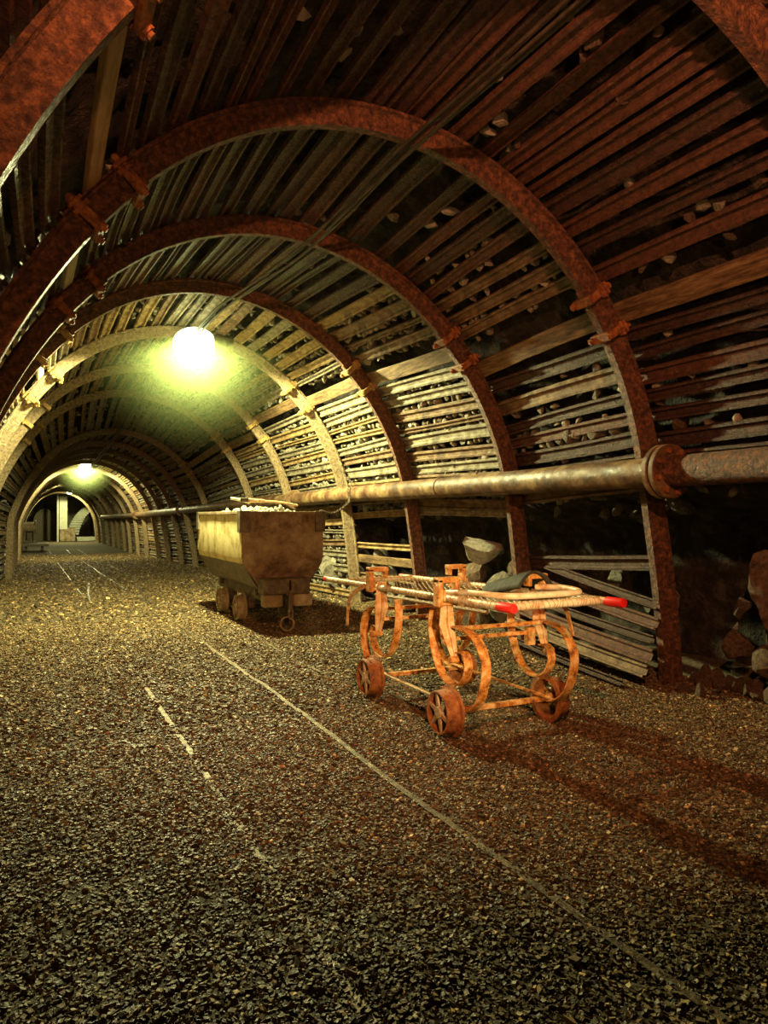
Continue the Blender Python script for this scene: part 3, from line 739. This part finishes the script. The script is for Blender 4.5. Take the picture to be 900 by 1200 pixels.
# pale stones heaped in the wagon
mb = MB()
nx, ny = 14, 24
def heap(s, t): return 1.22+.10*(1-abs(s)**2)*(1-abs(t)**3)
mb.add([(WX+.45*s, 9.04+1.12*t, heap(s, t)) for t in np.linspace(-1, 1, ny) for s in np.linspace(-1, 1, nx)], [(j*nx+i, j*nx+i+1, (j+1)*nx+i+1, (j+1)*nx+i) for j in range(ny-1) for i in range(nx-1)])
tag(mb.build('rubble_fill', 'rock_pale', None, origin=(WX, 9, 1.2)), 'pale crushed stone filling the ore wagon under the larger lumps', 'rubble', kind='stuff')
rnd = random.Random(9)
for i in range(150):
    s, t_ = rnd.uniform(-.95, .95), rnd.uniform(-1, 1)
    if i < 70: t_ = rnd.uniform(-1, -.45)
    r = rnd.uniform(.026, .058); z = heap(s, t_)+r*.4+(rnd.uniform(0, .035) if abs(s) < .6 else 0)
    put_rock((WX+.42*s, 9.04+1.08*t_, z), r, 'rock_pale', rnd, 'pale lump of stone in the heap on the ore wagon', 'pale stones heaped on the ore wagon', 'ore_lump', 'ore lump')
# tool with wooden handle lying on the stones
tl = thing('hammer', (2.3, 8.2, 1.44), 'wooden handled hammer lying on top of the stones in the wagon', 'hammer')
mb = MB(); mb.tube(cr([(2.22, 8.22, 1.445), (2.32, 8.2, 1.44)], 3), .026, 10); mb.tube(cr([(2.30, 8.2, 1.44), (2.42, 8.17, 1.435)], 3), .022, 10); mb.build('grip', 'wood_pale', tl, True)
mb = MB(); mb.tube(cr([(2.40, 8.17, 1.435), (2.6, 8.1, 1.42), (2.78, 8.02, 1.385)], 4), .0135, 8); mb.build('handle', 'wood_pale', tl, True)
mb = MB(); mb.bar((2.16, 8.24, 1.445), (2.25, 8.22, 1.45), .07, .05); mb.build('hammer_head', 'iron', tl, bevel=.008)
mb = MB(); mb.tube(cr([(1.98+.12, 8.45, 1.47), (2.10+.1, 8.42, 1.455), (2.30, 8.36, 1.42)], 4), .017, 8)
tag(mb.build('wooden_stick', 'wood_white', None, True, (2.2, 8.4, 1.45)), 'short grey stick poking out of the stones beside the hammer', 'stick')
# chain from the arch over the pipe to the wagon
ch = thing('chain', (3.6, 8.9, 1.9), 'thin iron chain hanging over the pipe towards the wagon corner', 'chain')
cp = cr([P3(4, 68, -.06, -.12), P3(4, 72, -.09, -.4), (3.82, 8.85, 1.69), (3.74, 8.8, 1.60), (3.735, 8.75, 1.45), (3.40, 8.45, 1.30), (3.05, 8.0, 1.33)], 10)
acc = 0; last = cp[0]; n = 0
for i in range(1, len(cp)):
    while (cp[i]-last).length > .045:
        d = (cp[i]-last).normalized(); nx_ = last+d*.045; mid = (last+nx_)/2
        side = d.cross(Vector((.3, .5, 1))).normalized()
        if n % 2: side = d.cross(side)
        mb = MB(); mb.tube([mid+d*.03*math.cos(a)+side*.014*math.sin(a) for a in np.linspace(0, 6.283, 11)[:-1]], .005, 5, True); mb.build('chain_link', 'iron', ch, True)
        last = nx_; n += 1

# ---------------------------------------------------------------- trolley
TX0, TX1 = 2.17, 2.80
tr = thing('stretcher_trolley', (2.5, 4.1, 0), 'orange rusty four-wheeled trolley with spring hoops carrying the stretcher', 'trolley')
for y in (3.59, 4.61):
    wheel(tr, 2.125, y, .135, .130, .095, -1, 'orange_wheel', 'cream_spoke'); wheel(tr, 2.89, y, .135, .130, .095, 1, 'orange_wheel', 'orange')
    mb = MB(); mb.bar((2.10, y, .135), (2.90, y, .135), .045, .026, (0, 0, 1)); mb.build('axle', 'orange', tr, bevel=.004)
for x, mm in ((2.20, 'cream_spoke'), (2.80, 'orange')):
    mb = MB(); mb.bar((x, 3.55, .165), (x, 4.65, .165), .03, .012); mb.build('side_rod', mm, tr, bevel=.003)
for y, ys_ in ((3.59, 1), (4.61, -1)):
    for z in (.605, .54):
        yo = y+(.0 if z > .58 else .05*ys_)
        mb = MB(); mb.bar((TX0+.04, yo, z), (TX1+.05, yo, z), .022, .024); mb.build('cross_bar', 'orange', tr, bevel=.003)
def yz(y, end): return y if end == 0 else 8.2-y
BIG = [(3.60, .145), (3.48, .150), (3.37, .22), (3.315, .33), (3.30, .45), (3.37, .56), (3.48, .605), (3.62, .615)]
JJ = [(3.86, .70), (3.875, .58), (3.84, .44), (3.76, .325), (3.64, .275), (3.52, .31), (3.465, .40), (3.50, .475), (3.56, .475)]
for end in (0, 1):
    for x, mm in ((2.215, 'cream_orange'), (2.825, 'orange')):
        for L, nm in ((BIG, 'spring_hoop'), (JJ, 'inner_hoop')):
            xx = x if nm == 'spring_hoop' else x+(-.005 if x < 2.5 else -.03)
            pts = cr([(xx, yz(a, end), b) for a, b in L], 6)
            mb = MB(); wd = .060 if nm == 'spring_hoop' else .055
            mb.sweep(pts, [(-.004, -wd/2), (.004, -wd/2), (.004, wd/2), (-.004, wd/2)], (1, 0, 0))
            mb.build(nm, 'orange', tr, True, ang=30)
        # hanger plate from the clamp to the eye of the inner hoop
        o_ = -1 if x < 2.5 else 1
        px = x-.03 if x < 2.5 else x+.03
        a, b, c = (px, yz(3.66, end), .80), (px, yz(3.66, end), .62), (px+.01*o_*-1, yz(3.58, end), .42)
        mb = MB(); mb.sweep([a, b, c], [(-.050, -.006), (.050, -.006), (.050, .006), (-.050, .006)], (0, 1, 0), scale=[.7, 1, .38])
        mb.sweep([a, b, c], [(-.006, -.03), (.006, -.03), (.006, .03), (-.006, .03)], (0, 1, 0), scale=[.8, 1, .5])
        mb.build('hanger_plate', 'plate', tr, bevel=.003)
        mb = MB(); mb.lathe((px-.03, yz(3.58, end), .43), (1, 0, 0), [(0, .02), (.07, .02)], 10); mb.build('hoop_pin', 'orange', tr, True)
        # C clamp over the pole
        po = TX0-.06 if x < 2.5 else TX1+.06; pi_ = TX0+.055 if x < 2.5 else TX1-.055
        yy_ = yz(3.63, end)
        mb = MB()
        mb.box((po, yy_, .812), (.034, .065, .16)); mb.box(((po+pi_)/2, yy_, .886), (abs(po-pi_)+.034, .065, .032)); mb.box((pi_, yy_, .855), (.026, .06, .06))
        mb.box(((po+pi_)/2, yy_, .748), (abs(po-pi_)+.02, .055, .016)); mb.box((po+.02*-o_, yy_-.01, .80), (.014, .07, .07))
        mb.build('pole_clamp', 'orange', tr, bevel=.006)
mb = MB(); mb.sweep(cr([(2.10, 4.62, .77), (2.09, 4.74, .73), (2.085, 4.86, .66), (2.085, 4.90, .56), (2.085, 4.91, .46)], 5), [(-.016, -.004), (.016, -.004), (.016, .004), (-.016, .004)], (1, 0, 0)); mb.build('release_strap', 'orange', tr, True)
mb = MB(); mb.sweep(cr([(2.90, 3.57, .77), (2.93, 3.50, .69), (2.94, 3.47, .60), (2.95, 3.46, .53)], 5), [(-.014, -.004), (.014, -.004), (.014, .004), (-.014, .004)], (1, 0, 0)); mb.build('release_strap', 'orange', tr, True)
mb = MB(); mb.box((2.76, 3.63, .52), (.05, .05, .11)); mb.build('stop_block', 'orange', tr, bevel=.004)

# ---------------------------------------------------------------- stretcher
st = thing('stretcher', (2.5, 4.3, .79), 'wire-mesh rescue stretcher with red grips lying on the trolley', 'stretcher')
def poleA(y): return Vector((TX0, y, .79-.018*(y-3)))
def poleB(y): return Vector((TX1, y, .795-.018*(y-3)))
for f, ya, yb in ((poleA, 2.98, 5.58), (poleB, 2.88, 5.45)):
    mb = MB(); mb.tube([f(ya+.02), f((ya+yb)/2), f(yb-.02)], .021, 14); po = mb.build('pole', 'cream', st, True)
    for e, s in ((ya, 1), (yb, -1)):
        L = .125 if s > 0 else .07; rr_ = .026 if s > 0 else .0235
        mb = MB(); mb.tube([f(e), f(e+s*.006), f(e+s*L)], rr_, 16, scale=[.9, 1, 1]); g = mb.build('grip', 'red', None, True, origin=(2.5, 4.3, .79), ang=50); g.location = (0, 0, 0); g.parent = po; g['label'] = 'red rubber grip'
for y in (3.06, 5.22):
    mb = MB(); a, b = poleA(y), poleB(y); mb.tube([a, b], .022, 14); mb.build('end_tube', 'cream', st, True)
mb = MB(); mb.tube(cr([(2.215, 3.72, .80), (2.215, 3.45, .825), (2.235, 3.27, .828), (2.31, 3.19, .826), (2.5, 3.17, .826), (2.70, 3.17, .828), (2.775, 3.20, .83), (2.80, 3.30, .835), (2.79, 3.42, .835), (2.72, 3.52, .83)], 6), .018, 12); mb.build('head_bow', 'cream', st, True)
mb = MB(); mb.tube([(2.36, 3.5, .70), (2.36, 5.0, .66)], .012, 8); mb.tube([(2.62, 3.5, .70), (2.62, 5.0, .66)], .012, 8); mb.build('lower_rail', 'cream_spoke', st, True)
# chicken wire bed
def bed(x, y):
    s = (x-TX0)/(TX1-TX0); dz = .085*math.sin(math.pi*s)**.8 if 0 < s < 1 else 0
    e = min(1, max(0, (y-3.1)*4))*min(1, max(0, (5.2-y)*4))
    return Vector((x, y, .79-.018*(y-3)-dz*e+.02))
mb = MB(); cw, chh = .030, .052
rows = int((5.2-3.08)/(chh*.75)); colsn = int((TX1-TX0)/cw)
nodes = {}
def wn(i, j):
    x = TX0+i*cw/2; y = 3.08+j*chh*.375
    return bed(min(max(x, TX0), TX1), min(y, 5.2))
tri = [(-.0013, -.0009), (.0013, -.0009), (0, .0014)]
J = int((5.2-3.08)/(chh*.375)); 
j = 0
for r_ in range(int(J/2)):
    for c_ in range(colsn+1):
        sh = (r_ % 2)
        x0 = TX0+(c_+sh*.5)*cw
        if x0 > TX1-.001: continue
        ya = 3.08+r_*chh*.75; yb = ya+chh*.42; yc = ya+chh*.75
        if yc > 5.2: continue
        mb.sweep([bed(x0, ya), bed(x0, yb)], tri, caps=False)
        for sx in (-.5, .5):
            x1 = x0+sx*cw
            if TX0-.001 <= x1 <= TX1+.001: mb.sweep([bed(x0, yb), bed(x1, yc)], tri, caps=False)
mb.build('wire_mesh', 'wire', st)
# wire lashings round the poles and the end tubes
mb = MB()
for f, ya, yb in ((poleA, 3.12, 5.3), (poleB, 3.05, 5.2)):
    n = int((yb-ya)/.045)
    for i in range(n):
        c = f(ya+(yb-ya)*i/n); rad = .0245
        mb.tube([c+Vector((rad*math.cos(a), .010*math.sin(a+i), rad*math.sin(a))) for a in np.linspace(0, 6.283, 9)[:-1]], .0015, 4, True)
for y in (3.06, 5.22):
    n = 24; a, b = poleA(y), poleB(y)
    for i in range(1, n):
        c = a.lerp(b, i/n); rad = .0255
        mb.tube([c+Vector((.012*math.sin(q+i), rad*math.cos(q), rad*math.sin(q))) for q in np.linspace(0, 6.283, 9)[:-1]], .0015, 4, True)
mb.build('wire_lashing', 'wire', st)
# dark rubber flap over the right pole
mb = MB(); nu, nv_ = 14, 16; vs = []
for j in range(nv_):
    t_ = j/(nv_-1); y = 3.56+.50*t_
    for i in range(nu):
        s = -1+2*i/(nu-1)
        h = .925-.115*t_**1.2-.10*abs(s)**2.2+.012*mnoise.noise(Vector((s*2, t_*3, 4)))
        vs.append((2.755+.13*s*(1-.35*t_), y, h))
mb.add(vs, [(j*nu+i, j*nu+i+1, (j+1)*nu+i+1, (j+1)*nu+i) for j in range(nv_-1) for i in range(nu-1)])
fl = mb.build('leather_flap', 'leather', None, True, (2.75, 3.8, .85)); sm = fl.modifiers.new('solid', 'SOLIDIFY'); sm.thickness = .012
tag(fl, 'dark leather flap draped over the right hand stretcher pole', 'leather flap')

# ---------------------------------------------------------------- far end of the tunnel
fz = FZ(58)
pl = thing('flat_trolley', (.05, 38.5, FZ(38.5)), 'low dark flat trolley at the far left wall', 'trolley')
zf = FZ(38.5)
mb = MB(); mb.box((.1, 38.5, zf+.32), (1.25, 2.2, .12)); mb.build('deck', 'iron', pl, bevel=.01)
for x in (-.25, .45):
    for y in (37.8, 39.2):
        mb = MB(); mb.lathe((x, y, zf+.15), (1, 0, 0), [(-.05, .15), (.05, .15)], 16); mb.build('wheel', 'iron', pl, True)
wn_ = thing('cable_winch', (-.1, 39.5, zf+.38), 'small winch drum standing on the low flat trolley at the far left', 'winch')
mb = MB(); mb.lathe((-.4, 39.2, zf+1.15), (1, 0, 0), [(0, .34), (.04, .34), (.04, .24), (.56, .24), (.56, .34), (.6, .34)], 20); mb.build('drum', 'wheel', wn_, True)
mb = MB(); mb.box((-.1, 39.2, zf+.63), (.25, .3, .5)); mb.box((-.1, 39.2, zf+.42), (.7, .5, .08)); mb.build('winch_stand', 'iron', wn_)
mb = MB(); mb.tube([(1.62, 55, FZ(55)-.05), (1.62, 55, 3.05)], .07, 8); tag(mb.build('wooden_post', 'board', None, True, (1.62, 55, FZ(55))), 'pale post standing in the middle of the far end', 'post')
mb = MB(); mb.box((1.98, 55.2, 1.55), (.5, .06, 2.3)); tag(mb.build('notice_board', 'board', None, origin=(1.98, 55.2, .5)), 'tall pale board beside the post at the far end', 'board')
mb = MB(); mb.box((2.25, 55.6, FZ(55)+.48), (1.0, .8, .95)); tag(mb.build('storage_box', 'wagon', None, origin=(2.25, 55.6, FZ(55)), bevel=.02), 'brown box standing at the foot of the far post', 'box')
mb = MB()
for i in range(16):
    a = R(80-i*4.2); x = 4.9-2.1*math.sin(a)-.15; z = .0+2.6*math.cos(a)-.4
    mb.box((x, 57+i*.02, z), (.75, .5, .13), Matrix.Rotation(0, 3, 'Y'))
tag(mb.build('timber_rib', 'board', None, origin=(3.2, 57, 0)), 'curved rib of stacked pale timbers where the far gallery branches off', 'timber rib')
mb = MB(); mb.box((3.3, 56.6, FZ(56)+.12), (1.9, .5, .32)); tag(mb.build('kerb_beam', 'board', None, origin=(3.3, 56.6, FZ(56)), bevel=.02), 'pale kerb beam on the floor of the far end', 'beam')
dm = MB(); n = 14
vs = []
for i in range(n+1):
    a = R(-90+180*i/n); vs += [(.85+.75*math.sin(a), 58.5, .9+.95*math.cos(a)+(.0)), (.85+.75*math.sin(a), 60.5, .9+.95*math.cos(a))]
dm.add(vs+[(.1, 58.5, fz-.1), (.1, 60.5, fz-.1), (1.6, 58.5, fz-.1), (1.6, 60.5, fz-.1)], [(2*i, 2*i+2, 2*i+3, 2*i+1) for i in range(n)]+[(0, 1, 2*n+3, 2*n+2), (2*n, 2*n+1, 2*n+5, 2*n+4), tuple([2*n+2]+[2*i for i in range(n+1)]+[2*n+4])])
tag(dm.build('dark_gallery_mouth', 'iron', None, origin=(.85, 58.5, fz)), 'dark rounded panel standing in for the unlit left gallery at the far end', 'dark panel')  # dark solid painted in for the unlit open mouth of the branch
# ---------------------------------------------------------------- haze spheres with density shaped to form lamp halos
def haze(p, r, dens, label):
    hm = bpy.data.materials.new('halo_haze'); hm.use_nodes = True; nt = hm.node_tree; nt.nodes.clear(); L = nt.links
    vo = nt.nodes.new('ShaderNodeVolumeScatter'); vo.inputs['Color'].default_value = (.80, 1, .42, 1); vo.inputs['Anisotropy'].default_value = .2
    tc = nt.nodes.new('ShaderNodeTexCoord'); ln = nt.nodes.new('ShaderNodeVectorMath'); ln.operation = 'LENGTH'; L.new(tc.outputs['Object'], ln.inputs[0])
    mr = nt.nodes.new('ShaderNodeMapRange'); mr.inputs[1].default_value = 0; mr.inputs[2].default_value = r*.95; mr.inputs[3].default_value = 1; mr.inputs[4].default_value = 0
    L.new(ln.outputs['Value'], mr.inputs[0])
    pw = nt.nodes.new('ShaderNodeMath'); pw.operation = 'POWER'; pw.inputs[1].default_value = 2.2; L.new(mr.outputs[0], pw.inputs[0])
    mu = nt.nodes.new('ShaderNodeMath'); mu.operation = 'MULTIPLY'; mu.inputs[1].default_value = dens; L.new(pw.outputs[0], mu.inputs[0]); L.new(mu.outputs[0], vo.inputs['Density'])
    mo = nt.nodes.new('ShaderNodeOutputMaterial'); L.new(vo.outputs[0], mo.inputs['Volume'])
    mb = MB(); n = 14
    mb.lathe(p, (0, 0, 1), [(-r*math.cos(math.pi*i/n), max(.001, r*math.sin(math.pi*i/n))) for i in range(n+1)], 24)
    tag(mb.build('haze', hm, None, origin=p), label, 'haze', kind='stuff')
haze((1.76, 8.85, 3.33), 1.5, .11, 'greenish haze shaped as a halo around the brightest lamp')
haze((1.72, 28, 3.03), 1.3, .3, 'greenish haze shaped as a halo around the second lamp')
for o in bpy.data.objects:
    if '_o' in o: del o['_o']
